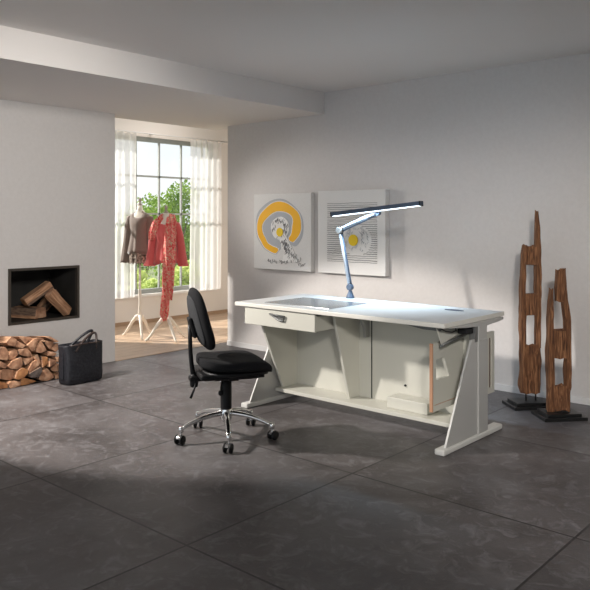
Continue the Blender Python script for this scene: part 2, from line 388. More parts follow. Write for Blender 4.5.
# ------------------------------------------------------------------ outside
b = MB(); b.box(-60, -7.99, -20, 60, -.6, -.5); struct('lawn', b, M['grass'])
def tree(name, loc, rx, rz_, zc, n, m, label, size=.09, trunk=.06, cat='tree', seed=0):
    rnd = random.Random(seed)
    root = empty(name, (loc[0], loc[1], -.5), label=label, cat=cat, group='trees and bushes outside the window')
    blobs = []
    for i in range(9):
        a = rnd.uniform(0, 2*pi); q = rnd.uniform(.2, .75)
        blobs.append((Vector((cos(a)*rx*q, sin(a)*rx*q, zc+rnd.uniform(-.75, .75)*rz_)), rnd.uniform(.3, .55)*min(rx, rz_)))
    blobs.append((Vector((0, 0, zc)), .6*min(rx, rz_)))
    b = MB()
    for i in range(n):
        c, r = rnd.choice(blobs)
        d = Vector((rnd.gauss(0, 1), rnd.gauss(0, 1), rnd.gauss(0, 1))).normalized()*r*(rnd.random()**.35)*1.15
        p = c+d
        if p.z < .05: p.z = .05+rnd.random()*.1
        u = Vector((rnd.gauss(0, 1), rnd.gauss(0, 1), rnd.gauss(0, 1))).normalized(); v = u.orthogonal().normalized(); s = size*rnd.uniform(.6, 1.3)
        b.add([p-u*s*.5, p+v*s*.32, p+u*s*.5, p-v*s*.32], [(0, 1, 2, 3)])
    b.build('foliage', m, root, recalc=False)
    b = MB(); b.tube([(0, 0, 0), (.03, .02, zc*.5), (0, 0, zc+rz_*.3)], [trunk, trunk*.8, trunk*.3])
    for i in range(4):
        a = i*1.7; b.tube([(0, 0, zc*.45), (cos(a)*rx*.5, sin(a)*rx*.5, zc+rz_*.2)], [trunk*.5, trunk*.15], n=6)
    b.build('trunk', M['trunk'], root)
def wp(px, d):  # point d metres out along a garden direction
    lat = (px-295)/725*d
    return (-.6626*d+.749*lat, .749*d+.6626*lat)
tree('garden_tree', wp(175, 19), 1.0, 1.2, 1.6, 4200, M['leaf1'], 'tall bright green tree behind the coral jacket, seen through the window', seed=3)
tree('garden_tree', wp(147, 25), .8, 1.0, 1.5, 2400, M['leaf2'], 'smaller green tree seen between the two dressed forms and the left curtain', seed=5)
tree('garden_tree', wp(212, 23), 1.0, 1.0, 1.4, 4500, M['leaf2'], 'green tree seen blurred through the right sheer curtain', seed=8)
tree('garden_tree', wp(120, 21), 1.0, .9, 1.2, 4000, M['leaf2'], 'green tree seen faintly through the left sheer curtain', seed=9)
tree('garden_bush', wp(143, 15), .5, .38, .38, 2500, M['leaf3'], 'low yellow green bush below the taupe jacket outside the window', size=.09, cat='bush', seed=11)
tree('garden_bush', wp(188, 16.5), .5, .5, .5, 2800, M['leaf3'], 'yellow green bush right of the coral jacket outside the window', size=.09, cat='bush', seed=12)
tree('garden_bush', wp(168, 28), 2.2, .8, .85, 5000, M['leaf1'], 'wide green hedge bush far behind the other garden plants', size=.16, cat='bush', seed=14)

# ------------------------------------------------------------------ fireplace
fp = empty('fireplace', (XL, (fy0+fy1)/2, fz0), label='black built-in fireplace box with bronze frame in the left wall', cat='fireplace')
cy = (fy0+fy1)/2; W2 = (fy1-fy0)/2; Hh = fz1-fz0
t = .022
b = MB(); b.box(-.03, .012, -W2, W2, 0, t); b.box(-.03, .012, -W2, W2, Hh-t, Hh); b.box(-.03, .012, -W2, -W2+t, t, Hh-t); b.box(-.03, .012, W2-t, W2, t, Hh-t); b.build('frame', M['fire_frame'], fp)
b = MB(); g = .008
b.box(-.505, -.03, -W2, -W2+g, g, Hh-g); b.box(-.505, -.03, W2-g, W2, g, Hh-g); b.box(-.505, -.03, -W2, W2, 0, g); b.box(-.505, -.03, -W2, W2, Hh-g, Hh); b.box(-.505, -.495, -W2+g, W2-g, g, Hh-g)
b.build('firebox', M['firebox'], fp)
# ------------------------------------------------------------------ firewood
def log_mesh(poly, x0, x1, seed, mats, skew=(0, 0)):
    rnd = random.Random(seed); n = len(poly)
    cyy = sum(p[0] for p in poly)/n; czz = sum(p[1] for p in poly)/n
    # round the outline a little, resample
    poly = [(cyy+(p[0]-cyy)*.965, czz+(p[1]-czz)*.965) for p in poly]
    pts = []
    for i in range(n):
        a = Vector(poly[i]); p = Vector(poly[i-1]); q = Vector(poly[(i+1) % n])
        pts += [a+(p-a)*.30, a+(p-a)*.13+(q-a)*.0, a*.96+Vector((cyy, czz))*.04, a+(q-a)*.13, a+(q-a)*.5*1.0 if False else a+(q-a)*.30]
    rings = []; K = 7
    for k in range(K+1):
        x = x0+(x1-x0)*k/K; sc = 1-.03*abs(k-K/2)/K
        ring = []
        for j, p in enumerate(pts):
            nv = noise.noise((p.x*14+seed, p.y*14, x*5+seed))*.006
            dd = Vector((p.x-cyy, p.y-czz)); L_ = max(dd.length, 1e-4)
            q = Vector((cyy, czz))+dd*sc+dd/L_*nv
            ring.append((x, q.x+skew[0]*(1-k/K), q.y+skew[1]*(1-k/K)))
        rings.append(ring)
    b = MB(); b.loft(rings, mi=1, smooth=False)
    # bark on the faces of one side
    b.bm.faces.ensure_lookup_table(); m5 = len(pts); s0 = rnd.randrange(n)
    for fi, f in enumerate(b.bm.faces):
        if (fi % m5)//5 == s0: f.material_index = 2
    c0 = b.bm.verts.new((x0, cyy+skew[0], czz+skew[1])); c1 = b.bm.verts.new((x1+.003, cyy, czz))
    b.bm.verts.ensure_lookup_table(); vs = b.bm.verts
    for j in range(m5):
        j2 = (j+1) % m5
        f = b.bm.faces.new([vs[j], vs[j2], c0]); f.material_index = 0
        f = b.bm.faces.new([vs[K*m5+j], c1, vs[K*m5+j2]]); f.material_index = 0
    return b.build('split_log', mats)
LM = [M['endwood'], M['splitwood'], M['bark']]; LR = [M['endwood_red'], M['splitwood'], M['bark']]; LD = [M['endwood_dark'], M['bark'], M['bark']]
LOGS = [
 ([(2.809,0.370),(2.859,0.419),(2.904,0.382),(2.886,0.328),(2.829,0.346)], LM, 'topmost firewood log at the left end of the stack, with pale flat upper side'),
 ([(2.906,0.377),(2.981,0.324),(2.955,0.306),(2.889,0.324)], LM, 'thin dark wedge of firewood just right below the topmost left log'),
 ([(2.983,0.328),(3.048,0.376),(3.080,0.360),(3.050,0.285),(3.027,0.272)], LM, 'steep firewood wedge in the middle of the top row'),
 ([(2.914,0.404),(2.991,0.400),(3.043,0.377),(2.981,0.331)], LM, 'bright freshly split firewood log lying on top in the middle of the stack'),
 ([(3.082,0.340),(3.111,0.349),(3.160,0.261),(3.106,0.245),(3.050,0.263)], LM, 'triangular firewood log with its point up, below the flat top log'),
 ([(3.059,0.375),(3.106,0.376),(3.147,0.352),(3.090,0.346)], LM, 'flat firewood log lying on the triangular one in the top row'),
 ([(3.151,0.346),(3.225,0.327),(3.241,0.300),(3.198,0.261),(3.151,0.311)], LM, 'broad firewood log under the curved bark log near the bag'),
 ([(3.138,0.379),(3.187,0.379),(3.274,0.321),(3.241,0.315),(3.198,0.345)], LM, 'curved pale firewood log on top of the right end of the stack'),
 ([(3.208,0.264),(3.239,0.300),(3.280,0.310),(3.280,0.250),(3.252,0.231)], LM, 'firewood log touching the upper edge of the black bag'),
 ([(3.163,0.260),(3.252,0.225),(3.241,0.203),(3.165,0.214)], LM, 'low wide firewood wedge in the upper right middle of the stack'),
 ([(2.824,0.235),(2.842,0.280),(2.884,0.314),(2.912,0.297),(2.916,0.252),(2.864,0.218)], LM, 'big rounded firewood log with long pale side at the left end'),
 ([(2.950,0.241),(2.962,0.310),(3.001,0.297),(3.032,0.254),(3.036,0.224)], LM, 'quarter round firewood log in the centre of the second row'),
 ([(2.916,0.305),(2.958,0.303),(2.947,0.244),(2.919,0.260)], LM, 'narrow firewood strip right of the big rounded left log'),
 ([(2.814,0.184),(2.844,0.220),(2.936,0.243),(2.942,0.179),(2.919,0.144),(2.834,0.157)], LM, 'large dark brown firewood log under the big rounded one'),
 ([(2.945,0.227),(3.050,0.219),(3.038,0.190),(2.975,0.155)], LM, 'pale firewood wedge pointing down in the centre of the stack'),
 ([(3.056,0.236),(3.085,0.241),(3.114,0.149),(3.082,0.166),(3.056,0.211)], LM, 'slim upright firewood piece left of the orange brown log'),
 ([(3.111,0.218),(3.168,0.211),(3.167,0.146),(3.122,0.118)], LR, 'upright orange brown firewood log right of the stack centre'),
 ([(3.173,0.200),(3.225,0.177),(3.241,0.145),(3.176,0.117)], LM, 'firewood log right beside the upright orange brown one'),
 ([(3.236,0.201),(3.280,0.194),(3.280,0.139),(3.252,0.151)], LM, 'small firewood log against the bag at half height of the stack'),
 ([(2.991,0.119),(3.038,0.185),(3.080,0.198),(3.098,0.146),(3.006,0.095)], LM, 'slanting square firewood block just above the dark bark log'),
 ([(2.889,0.130),(2.936,0.161),(2.984,0.134),(2.988,0.100),(2.940,0.059),(2.876,0.070)], LR, 'orange tinted firewood block left of the dark bark log'),
 ([(2.785,0.165),(2.884,0.138),(2.874,0.070),(2.844,0.056),(2.773,0.082)], LM, 'square ended firewood block second from the left above the bottom row'),
 ([(2.991,0.093),(3.103,0.136),(3.114,0.105),(3.085,0.050),(3.006,0.056)], LD, 'almost black bark covered firewood log low in the stack middle'),
 ([(3.085,0.031),(3.108,0.076),(3.165,0.116),(3.238,0.025),(3.187,0.004),(3.122,0.010)], LM, 'large triangular firewood log on the floor next to the bag'),
 ([(3.200,0.096),(3.239,0.135),(3.280,0.134),(3.280,0.061),(3.230,0.069)], LM, 'rounded firewood log resting on the triangular floor log near the bag'),
 ([(3.243,0.034),(3.263,0.056),(3.288,0.058),(3.288,0.002),(3.247,0.004)], LM, 'small firewood log on the floor tight against the bag'),
 ([(2.929,0.066),(2.955,0.071),(3.078,0.017),(2.996,0.003),(2.929,0.004)], LR, 'flat reddish firewood wedge on the floor in the middle of the bottom row'),
 ([(2.814,0.042),(2.844,0.059),(2.926,0.042),(2.922,0.004),(2.834,0.003)], LM, 'low firewood log on the floor left of the flat reddish wedge'),
 ([(2.746,0.082),(2.819,0.038),(2.829,0.005),(2.746,0.003)], LR, 'firewood log on the floor at the very left corner of the stack'),
 ([(2.746,0.331),(2.794,0.343),(2.832,0.286),(2.816,0.227),(2.746,0.246)], LM, 'long pale firewood log at the left edge of the photo below the top row'),
 ([(2.746,0.237),(2.812,0.197),(2.804,0.164),(2.746,0.185)], LM, 'narrow firewood log at the left photo edge at half stack height'),
 ([(2.731,0.171),(2.777,0.160),(2.770,0.083),(2.731,0.089)], LM, 'leftmost pale firewood block just above the bottom row'),
]
for i, (poly, ms, lab) in enumerate(LOGS):
    j = random.uniform(-.022, .02)
    zc_ = sum(p[1] for p in poly)/len(poly); dz_ = -.032*min(1, max(0, zc_-.10)/.25)
    o = log_mesh(poly, -5.875, -5.56+j, i*3.1, ms, (.010*sin(i*2.1)-.004, dz_))
    tag(o, lab, 'firewood', 'stacked firewood')
# logs lying in the firebox
def bar_log(p0, p1, hw, hh, seed, label, roll=0, ms=LM):
    p0, p1 = Vector(p0), Vector(p1); L_ = (p1-p0).length
    poly = [(-hw, -hh), (hw, -hh*.9), (hw*.92, hh), (-hw*.85, hh*.9)]
    o = log_mesh(poly, 0, L_, seed, ms)
    q = (p1-p0).to_track_quat('X', 'Z'); o.rotation_mode = 'QUATERNION'
    from mathutils import Quaternion
    o.rotation_quaternion = q @ Quaternion((1, 0, 0), roll); o.location = p0
    return tag(o, label, 'firewood', 'logs in the fireplace')
fz = fz0+.008
bar_log((-6.30, 3.26, fz+.052), (-6.02, 3.36, fz+.052), .075, .05, 40, 'short pale firewood log lying flat at the bottom left of the fireplace')
bar_log((-5.965, 3.60, fz+.045), (-5.945, 3.40, fz+.24), .035, .045, 41, 'firewood log leaning down to the right in front of the fireplace pile', .3)
bar_log((-6.28, 3.52, fz+.06), (-6.12, 3.56, fz+.21), .05, .045, 42, 'small firewood log behind the leaning one at right in the fireplace')
bar_log((-6.06, 3.225, fz+.155), (-6.05, 3.465, fz+.30), .05, .04, 43, 'topmost reddish firewood log lying across the fireplace pile', 0, LR)

# ------------------------------------------------------------------ tote bag
bag = empty('tote_bag', (-5.355, 3.352, 0), rz=R(90+4), label='black leather tote bag with two handles on the floor by the firewood', cat='bag')
# local: x along the long side (to +y), y = towards the wall
def bagring(z, hx, hy, seed=0, n=48):
    ring = []
    for i in range(n):
        a = 2*pi*i/n; c, s_ = cos(a), sin(a)
        x = hx*math.copysign(abs(c)**.35, c); y = hy*math.copysign(abs(s_)**.35, s_)
        d = .010*noise.noise((x*9, y*9, z*8+seed))*(1 if z > .02 else .2)
        ring.append((x*(1+d*2), y+d*1.6*(1 if y > 0 else 1), z))
    return ring
outer = [bagring(z, hx, hy) for z, hx, hy in ((.002, .160, .07), (.012, .172, .082), (.06, .174, .084), (.15, .176, .080), (.24, .180, .074), (.31, .187, .068), (.325, .188, .067))]
inner = [bagring(z, hx, hy) for z, hx, hy in ((.325, .183, .062), (.24, .174, .068), (.12, .168, .074), (.02, .16, .074))]
b = MB(); b.loft(outer+inner, caps=True); b.build('body', M['leather'], bag)
def arch(x0, x1, y, z0, h, lean, lx, n=16):
    return [(x0+(x1-x0)*k/n+lx*sin(pi*k/n), y+lean*sin(pi*k/n), z0+h*sin(pi*k/n)**.8) for k in range(n+1)]
b = MB(); b.tube(arch(-.10, .09, .072, .25, .165, -.07, .11), .011, 10); b.build('handle', M['leather'], bag)
b = MB(); b.tube(arch(-.10, .10, -.070, .27, .13, .03, .10), .010, 10); b.build('handle', M['leather_brown'], bag)
for xx in (-.10, .095):
    b = MB(); b.box(xx-.012, xx+.012, .074, .084, .17, .29, bev=.003); b.build('handle_tab', M['leather'], bag)
b = MB(); b.box(-.186, -.176, -.02, .02, .05, .31, bev=.003); b.build('side_strap', M['leather'], bag)
b = MB(); b.tube([(-.15, -.068, .322), (-.05, -.072, .326), (.07, -.07, .324), (.16, -.066, .322)], .006, 8); b.build('rim_piping', M['leather_brown'], bag)

# ------------------------------------------------------------------ pictures on the back wall
def disc(b, cx, cz, r, y0, y1, n=32, wob=0, seed=0, sx=1, sz=1):
    b.prism([(cx+sx*r*(1+wob*sin(3*a+seed))*cos(a), cz+sz*r*(1+wob*sin(2*a+seed))*sin(a)) for a in (2*pi*i/n for i in range(n))], y0, y1, 'y')
def band(b, pts_in, pts_out, y0, y1):
    n = len(pts_in)
    v = [(p[0], y1, p[1]) for p in pts_in]+[(p[0], y1, p[1]) for p in pts_out]+[(p[0], y0, p[1]) for p in pts_in]+[(p[0], y0, p[1]) for p in pts_out]
    F_ = []
    for i in range(n-1):
        F_ += [(i, i+1, n+i+1, n+i), (2*n+i, 3*n+i, 3*n+i+1, 2*n+i+1), (i, 2*n+i, 2*n+i+1, i+1), (n+i, n+i+1, 3*n+i+1, 3*n+i)]
    F_ += [(0, n, 3*n, 2*n), (n-1, 3*n-1, 4*n-1, 2*n-1)]
    b.add(v, F_)
def ringband(b, cx, cz, a0, a1, fi, fo, y0, y1, n=60, KZ=.735):
    A = [a0+(a1-a0)*i/n for i in range(n+1)]
    band(b, [(cx+fi(a)*cos(a), cz+fi(a)*sin(a)*KZ) for a in A], [(cx+fo(a)*cos(a), cz+fo(a)*sin(a)*KZ) for a in A], y0, y1)
def scribble(b, pts, r=.0035): b.tube([(p_[0], -.003, p_[1]) for p_ in pts], r, 5)
p1 = empty('painting', (-4.90, YB-.002, .85), label='white canvas painting with an orange ring around a yellow centre, left on the back wall', cat='painting', group='paintings on the back wall')
T = -.048
b = MB(); b.box(-.387, .387, T, 0, 0, .765, bev=.004); b.build('canvas', M['canvas'], p1)
def sh(b):   # move artwork onto the canvas front
    for v in b.bm.verts: v.co.y += T
    return b
# px map: crop of the picture 40..430 wide, 30..560 high -> local
def q(u, v): return ((u-237)/395*.774, .765-(v-30)/530*.765)
cx, cz = q(220, 265)
k = .774/395
def table(tab):
    def f(a):
        a = math.degrees(a)
        for (a0, v0), (a1, v1) in zip(tab, tab[1:]):
            if a0 <= a <= a1:
                u = (a-a0)/(a1-a0); u = u*u*(3-2*u); return (v0+(v1-v0)*u)*k
        return tab[-1][1]*k if a > tab[-1][0] else tab[0][1]*k
    return f
fi = table([(-52, 112), (-45, 98), (0, 92), (45, 118), (90, 113), (135, 106), (180, 120), (215, 121), (240, 137), (262, 141), (270, 152)])
fo = table([(-52, 120), (-45, 140), (0, 150), (45, 166), (90, 180), (135, 160), (180, 155), (215, 160), (240, 176), (262, 183), (270, 160)])
fg = table([(-62, 120), (-48, 172), (0, 166), (45, 176), (90, 200), (135, 186), (180, 165), (215, 172), (240, 186), (262, 192), (275, 150)])
b = MB(); ringband(b, cx, cz, R(-62), R(275), lambda a: .10, fg, -.0015, .001, 90); sh(b).build('grey_ring', M['grey_paint'], p1)
b = MB(); ringband(b, cx, cz, R(-52), R(270), lambda a: fi(a)-.010, lambda a: fo(a)+.010, -.0025, .001, 90); sh(b).build('white_outline', M['white_paint'], p1)
b = MB(); ringband(b, cx, cz, R(-50), R(268), fi, fo, -.0040, .001, 90); sh(b).build('orange_ring', M['orange'], p1)
hx, hz = q(228, 270)
b = MB(); disc(b, hx, hz, .125, -.0045, .001, wob=.03, sz=.92); b.prism([(hx-.02, hz-.09), (hx+.085, hz-.08), (hx+.19, hz-.23), (hx+.235, hz-.33), (hx+.03, hz-.33), (hx+.06, hz-.24)], -.0044, .001, 'y'); sh(b).build('white_figure', M['white_paint'], p1)
b = MB(); disc(b, *q(228, 298), .044, -.010, -.003, sz=1.0); sh(b).build('yellow_centre', M['yellow'], p1)
rnd = random.Random(4); b = MB()
for i in range(60):
    a = rnd.uniform(0, 2*pi); rr = rnd.uniform(.058, .115); x0, z0 = hx+rr*cos(a), hz+rr*sin(a)*.9
    scribble(b, [(x0+rnd.uniform(-.012, .012)*kk, z0+.011*kk) for kk in (-1, 0, 1)], .0018)
for i in range(75):
    u = rnd.random(); x0 = hx+.04+u*.13+rnd.uniform(-.045, .045)*(.6+u); z0 = hz-.12-u*.19+rnd.uniform(-.02, .02)
    scribble(b, [(x0+rnd.uniform(-.014, .014), z0-.012), (x0+rnd.uniform(-.014, .014), z0), (x0+rnd.uniform(-.014, .014), z0+.012)], .0018)
for v in b.bm.verts: v.co.y -= .003
sh(b).build('thread_stitching', M['thread'], p1)
b = MB()
def wave(x0, x1, z, amp, n, ph=0):
    return [(x0+(x1-x0)*i/(n*8)+.008*sin(i*.9), z+amp*sin(i*.8+ph)+amp*.5*sin(i*.37)) for i in range(n*8+1)]
scribble(b, wave(-.19, -.06, .085, .016, 4), .0018); scribble(b, wave(-.03, .07, .082, .014, 4, 1), .0018); scribble(b, wave(.09, .26, .105, .020, 5, 2), .0018); scribble(b, wave(.22, .31, .06, .014, 3, 2), .0018)
sh(b).build('thread_lettering', M['thread'], p1)
p2 = empty('painting', (-4.03, YB-.002, .85), label='white canvas picture of thin dark horizontal lines around a yellow spot, behind the desk lamp', cat='painting', group='paintings on the back wall')
b = MB(); b.box(-.387, .387, T-.012, 0, 0, .775, bev=.004); b.build('canvas', M['canvas'], p2)
T = -.060
rnd = random.Random(5); b = MB()
sx, sz = .035, .315
for i in range(29):
    z = .115+i*.0193
    segs = [(-.27, .30)]
    dz = z-sz; rr = .135
    if abs(dz) < rr:
        w_ = math.sqrt(rr*rr-dz*dz)*1.15; segs = [(-.27, sx-w_+.02), (sx+w_+.05, .30)]
    for a_, c_ in segs:
        pts = [(a_+(c_-a_)*kk/12, z+.0022*rnd.uniform(-1, 1)) for kk in range(13)]
        scribble(b, pts, .0017+.0016*rnd.random())
sh(b).build('thread_lines', M['thread'], p2)
b = MB()
for i in range(90):
    a = rnd.uniform(0, 2*pi); rr = rnd.uniform(.062, .135); x0, z0 = sx+.03+rr*cos(a)*1.05, sz+.02+rr*sin(a)
    scribble(b, [(x0+rnd.uniform(-.012, .012), z0-.009), (x0+rnd.uniform(-.012, .012), z0), (x0+rnd.uniform(-.012, .012), z0+.009)], .0016)
sh(b).build('thread_stitching', M['grey_paint'], p2)
b = MB(); disc(b, sx, sz, .052, -.008, .001); sh(b).build('yellow_centre', M['yellow'], p2)

# ------------------------------------------------------------------ the work table
DX0, DX1, DY0, DY1, DZ = -3.865, -2.125, 3.70, 4.48, .75
desk = empty('work_table', (-2.975, 4.12, 0), label='white height adjustable cutting table with drawer and folding board', cat='table')
def dobj(name, b, m, parent=desk, **k):
    for v in b.bm.verts: v.co -= Vector((-2.975, 4.12, 0))
    o = b.build(name, m, parent); return tag(o, **k) if k else o
# table top with edge band
b = MB(); b.box(DX0, DX1, DY0, DY1, DZ-.028, DZ, mi=1, bev=.004)
b.bm.faces.ensure_lookup_table()
for f in b.bm.faces:
    if f.calc_center_median().z > DZ-.0005: f.material_index = 0
dobj('tabletop', b, [M['desk_top'], M['desk_edge']])
b = MB(); b.box(-3.83+.17, -3.06, 3.80, 4.24, DZ+.0002, DZ+.0035, bev=.0012); dobj('glass_inset', b, M['inset_glass'], label='grey reflecting glass plate')
b = MB(); b.prism([(-2.40+.07*cos(a), 4.31+.028*sin(a)) for a in (2*pi*i/24 for i in range(24))], DZ+.0002, DZ+.003, 'z'); dobj('cable_grommet', b, M['lamp_blue'], label='dark oval cable outlet')
for s, x0 in ((1, -2.165), (-1, -3.755)):
    x1 = x0+.065
    b = MB(); b.box(x0, x1, 3.655, 4.40, 0, .034, bev=.008); dobj('foot', b, M['desk_foot'])
    b = MB(); b.prism([(3.70, .034), (4.10, .034), (4.10, .62), (4.01, .62)], x0+.036, x0+.050, 'x', bev=.002); dobj('leg_panel', b, M['desk_metal'])
    b = MB(); b.box(x0+.006, x0+.060, 4.085, 4.205, .034, .61, bev=.003); col = dobj('column', b, M['desk_metal'])
    b = MB(); b.box(x0+.010, x0+.057, 4.09, 4.20, .58, .722, bev=.002); dobj('inner_column', b, M['desk_metal'])
    b = MB(); b.box(x0+.012, x0+.052, 4.05, 4.089, .60, .70, bev=.002); dobj('column_cover', b, M['desk_metal_dark'])
    b = MB(); b.prism([(3.74, .7215), (4.43, .7215), (4.43, .705), (4.36, .698), (4.2, .690), (3.95, .702)], x0+.004, x0+.058, 'x', bev=.002); rail = dobj('top_rail', b, M['desk_metal'])
    for yy in (4.11, 4.155):
        b = MB(); b.prism([(yy+.006*cos(a), .655+.006*sin(a)) for a in (2*pi*i/12 for i in range(12))], x0+.050, x0+.0545, 'x'); dobj('bolt', b, M['desk_metal_dark'])
b = MB(); b.box(-3.70, -2.16, 4.16, 4.20, .655, .722); dobj('cross_beam', b, M['desk_metal'])
# lower shelf, back panel, gusset panels
b = MB(); b.box(-3.69, -2.19, 3.95, 4.20, .078, .103, bev=.002); dobj('bottom_shelf', b, M['desk'])
b = MB(); b.box(-3.67, -2.965, 4.155, 4.175, .103, .72, bev=.0015); dobj('back_panel', b, M['desk'])
b = MB(); b.box(-2.955, -2.20, 4.155, 4.175, .103, .72, bev=.0015); dobj('back_panel', b, M['desk'])
b = MB(); b.box(-2.968, -2.952, 4.157, 4.170, .103, .72); dobj('joint_strip', b, M['black'])
b = MB(); b.prism([(3.77, .60), (3.995, .103), (4.155, .103), (4.155, .70), (3.80, .70)], -3.672, -3.652, 'x', bev=.002); dobj('side_panel', b, M['desk'])
b = MB(); b.prism([(3.865, .72), (4.04, .103), (4.155, .103), (4.155, .72)], -3.085, -3.065, 'x', bev=.002); dobj('side_panel', b, M['desk'])
b = MB(); b.prism([(4.155, .72), (3.90, .72), (3.92, .70), (4.01, .685), (4.07, .65), (4.10, .60), (4.11, .53), (4.155, .53)], -3.00, -2.975, 'x', bev=.002); dobj('bracket', b, M['column_grey'])
b = MB(); b.box(-2.74, -2.43, 4.02, 4.154, .1035, .176, bev=.004); dobj('cable_box', b, M['desk'])
b = MB(); b.prism([(-2.68+.008*cos(a), .235+.008*sin(a)) for a in (2*pi*i/12 for i in range(12))], 4.148, 4.156, 'y'); dobj('screw', b, M['black'])
# drawer
b = MB()
b.box(-3.775, -3.11, 3.715, 3.735, .597, .718, bev=.003)
b.box(-3.765, -3.75, 3.735, 4.14, .60, .70); b.box(-3.125, -3.112, 3.735, 4.02, .602, .70); b.box(-3.765, -3.115, 3.735, 4.02, .60, .612); b.box(-3.765, -3.115, 4.01, 4.02, .60, .70)
dr = dobj('drawer', b, M['desk'])
b = MB()
tri = [(-3.515, .690), (-3.375, .682), (-3.385, .650), (-3.43, .652)]
b.tube([(p[0], 3.703, p[1]) for p in tri+tri[:1]], .006, 8)
for u, v in ((-3.50, .688), (-3.382, .68)): b.tube([(u, 3.70, v), (u, 3.716, v)], .005, 8)
o = b; 
for v in o.bm.verts: v.co -= Vector((-2.975, 4.12, 0))
tag(o.build('handle', M['steel'], dr), label='dark steel triangular handle')
b = MB(); b.prism([(-3.505, .687), (-3.38, .679), (-3.388, .653), (-3.43, .655)], 3.710, 3.7155, 'y')
for v in b.bm.verts: v.co -= Vector((-2.975, 4.12, 0))
b.build('handle_recess', M['desk_metal_dark'], dr)
b = MB(); b.box(-3.12, -3.09, 3.92, 4.02, .60, .72); dobj('drawer_runner', b, M['desk'])
# folding side board under the right end
bx0, bx1 = -2.268, -2.248
b = MB()
def slab(poly): b.prism(poly, bx0, bx1, 'x')
slab([(3.785, .203), (4.42, .203), (4.42, .390), (3.82, .390)]); slab([(3.785, .203), (3.82, .390), (3.82, .612), (3.785, .612)]); slab([(3.82, .515), (4.42, .515), (4.42, .612), (3.82, .612)]); slab([(3.975, .390), (4.42, .390), (4.42, .515), (3.915, .515)])
board = dobj('folding_board', b, M['desk'])
def sub(b, name, m, par):
    for v in b.bm.verts: v.co -= Vector((-2.975, 4.12, 0))
    return b.build(name, m, par)
b = MB(); b.box(bx0, bx1, 3.776, 3.785, .203, .612); tag(sub(b, 'raw_edge', M['raw_edge'], board), label='bare reddish brown wood edge')
b = MB(); b.box(bx1-.001, bx1+.0008, 3.80, 4.38, .239, .243); tag(sub(b, 'groove', M['raw_edge'], board), label='thin brown groove')
b = MB(); b.box(bx0-.02, bx0-.016, 3.862, 3.872, .40, .50); sub(b, 'hinge_strip', M['black'], board)
# frame board behind the right column
b = MB(); y0, y1, z0, z1 = 4.255, 4.365, .24, .632; x0, x1 = -2.16, -2.14; e = .036
b.box(x0, x1, y0, y0+e, z0, z1); b.box(x0, x1, y1-e, y1, z0, z1); b.box(x0, x1, y0+e, y1-e, z0, z0+e); b.box(x0, x1, y0+e, y1-e, z1-e, z1)
fb = dobj('rear_frame_board', b, M['desk'])
b = MB(); b.box(x0+.004, x0+.010, y0+e, y1-e, z0+e, z1-e); tag(sub(b, 'slot_lining', M['slot_brown'], fb), label='dark brown slot')
b = MB(); b.box(x0, x1, 4.216, y0, .60, z1); sub(b, 'arm', M['desk'], fb)
# tilting fairing, motor, rod, cable
b = MB(); b.prism([(3.74, .715), (4.02, .712), (4.06, .665), (3.80, .610)], -2.205, -2.198, 'x', bev=.002); dobj('fairing', b, M['desk'])
b = MB(); b.prism([(-2.50, .7215), (-2.19, .7215), (-2.19, .695), (-2.30, .695)], 3.76, 3.78, 'y'); dobj('support_wing', b, M['desk_metal_dark'])
b = MB(); b.box(-2.190, -2.125, 3.97, 4.084, .655, .689, bev=.006); dobj('motor_housing', b, M['black'])
b = MB(); b.tube([(-2.20, 3.80, .606), (-2.20, 4.10, .640)], .010, 12); dobj('guide_rod', b, M['steel'])
b = MB(); b.tube([(-2.175, 3.74, .716), (-2.175, 3.77, .704), (-2.175, 3.80, .692), (-2.175, 3.88, .676), (-2.175, 3.93, .682), (-2.175, 3.92, .700), (-2.175, 3.89, .716)], .0035, 6); dobj('cable', b, M['cable'])

# ------------------------------------------------------------------ desk lamp
lamp = empty('desk_lamp', (-3.37, 4.45, DZ), label='articulated grey desk lamp with a long lit tube head on the white table', cat='lamp')
A_ = Vector((0, 0, 0)); E0 = Vector((-.003, 0, .085)); E1 = Vector((-.10, 0, .52)); E2 = Vector((.245, -.0, .652))
b = MB(); b.lathe([(.032, 0), (.032, .008), (.028, .018), (.017, .045), (.013, .060)], 20); b.build('clamp_base', M['lamp_blue'], lamp)
def hub(c, r, h, m, name, n=20):
    b = MB(); b.prism([(c.x+r*cos(a), c.z+r*sin(a)) for a in (2*pi*i/n for i in range(n))], c.y-h, c.y+h, 'y', bev=.002); return b.build(name, m, lamp)
hub(E0, .025, .016, M['lamp_blue'], 'lower_joint'); hub(E1, .026, .024, M['column_grey'], 'elbow_joint'); hub(E2+Vector((.015, 0, 0)), .018, .014, M['lamp_blue'], 'head_joint')
def arm(p, q_, r, m, name):
    b = MB(); d = (q_-p).normalized(); nrm = Vector((-d.z, 0, d.x))
    b.tube([p+nrm*.004, q_+nrm*.004], r, 10); b.tube([p-nrm*.011+Vector((0, .006, 0)), q_-nrm*.011+Vector((0, .006, 0))], r*.55, 8, mi=1)
    b.build(name, [m, M['lamp_blue']], lamp)
arm(E0, E1, .0125, M['lamp_alu'], 'lower_arm'); arm(E1, E2, .0155, M['lamp_alu'], 'upper_arm')
h0 = Vector((-.150, -.034, .630)); h1 = Vector((.655, -.034, .704)); d = (h1-h0).normalized(); up = Vector((-d.z, 0, d.x))
L_ = (h1-h0).length; Mx = Matrix((( d.x, 0, up.x, h0.x), (0, 1, 0, h0.y), (d.z, 0, up.z, h0.z), (0, 0, 0, 1)))
b = MB(); b.box(0, L_, -.024, .024, 0, .030, bev=.004, mat=Mx); hd = b.build('lamp_head', M['lamp_blue'], lamp)
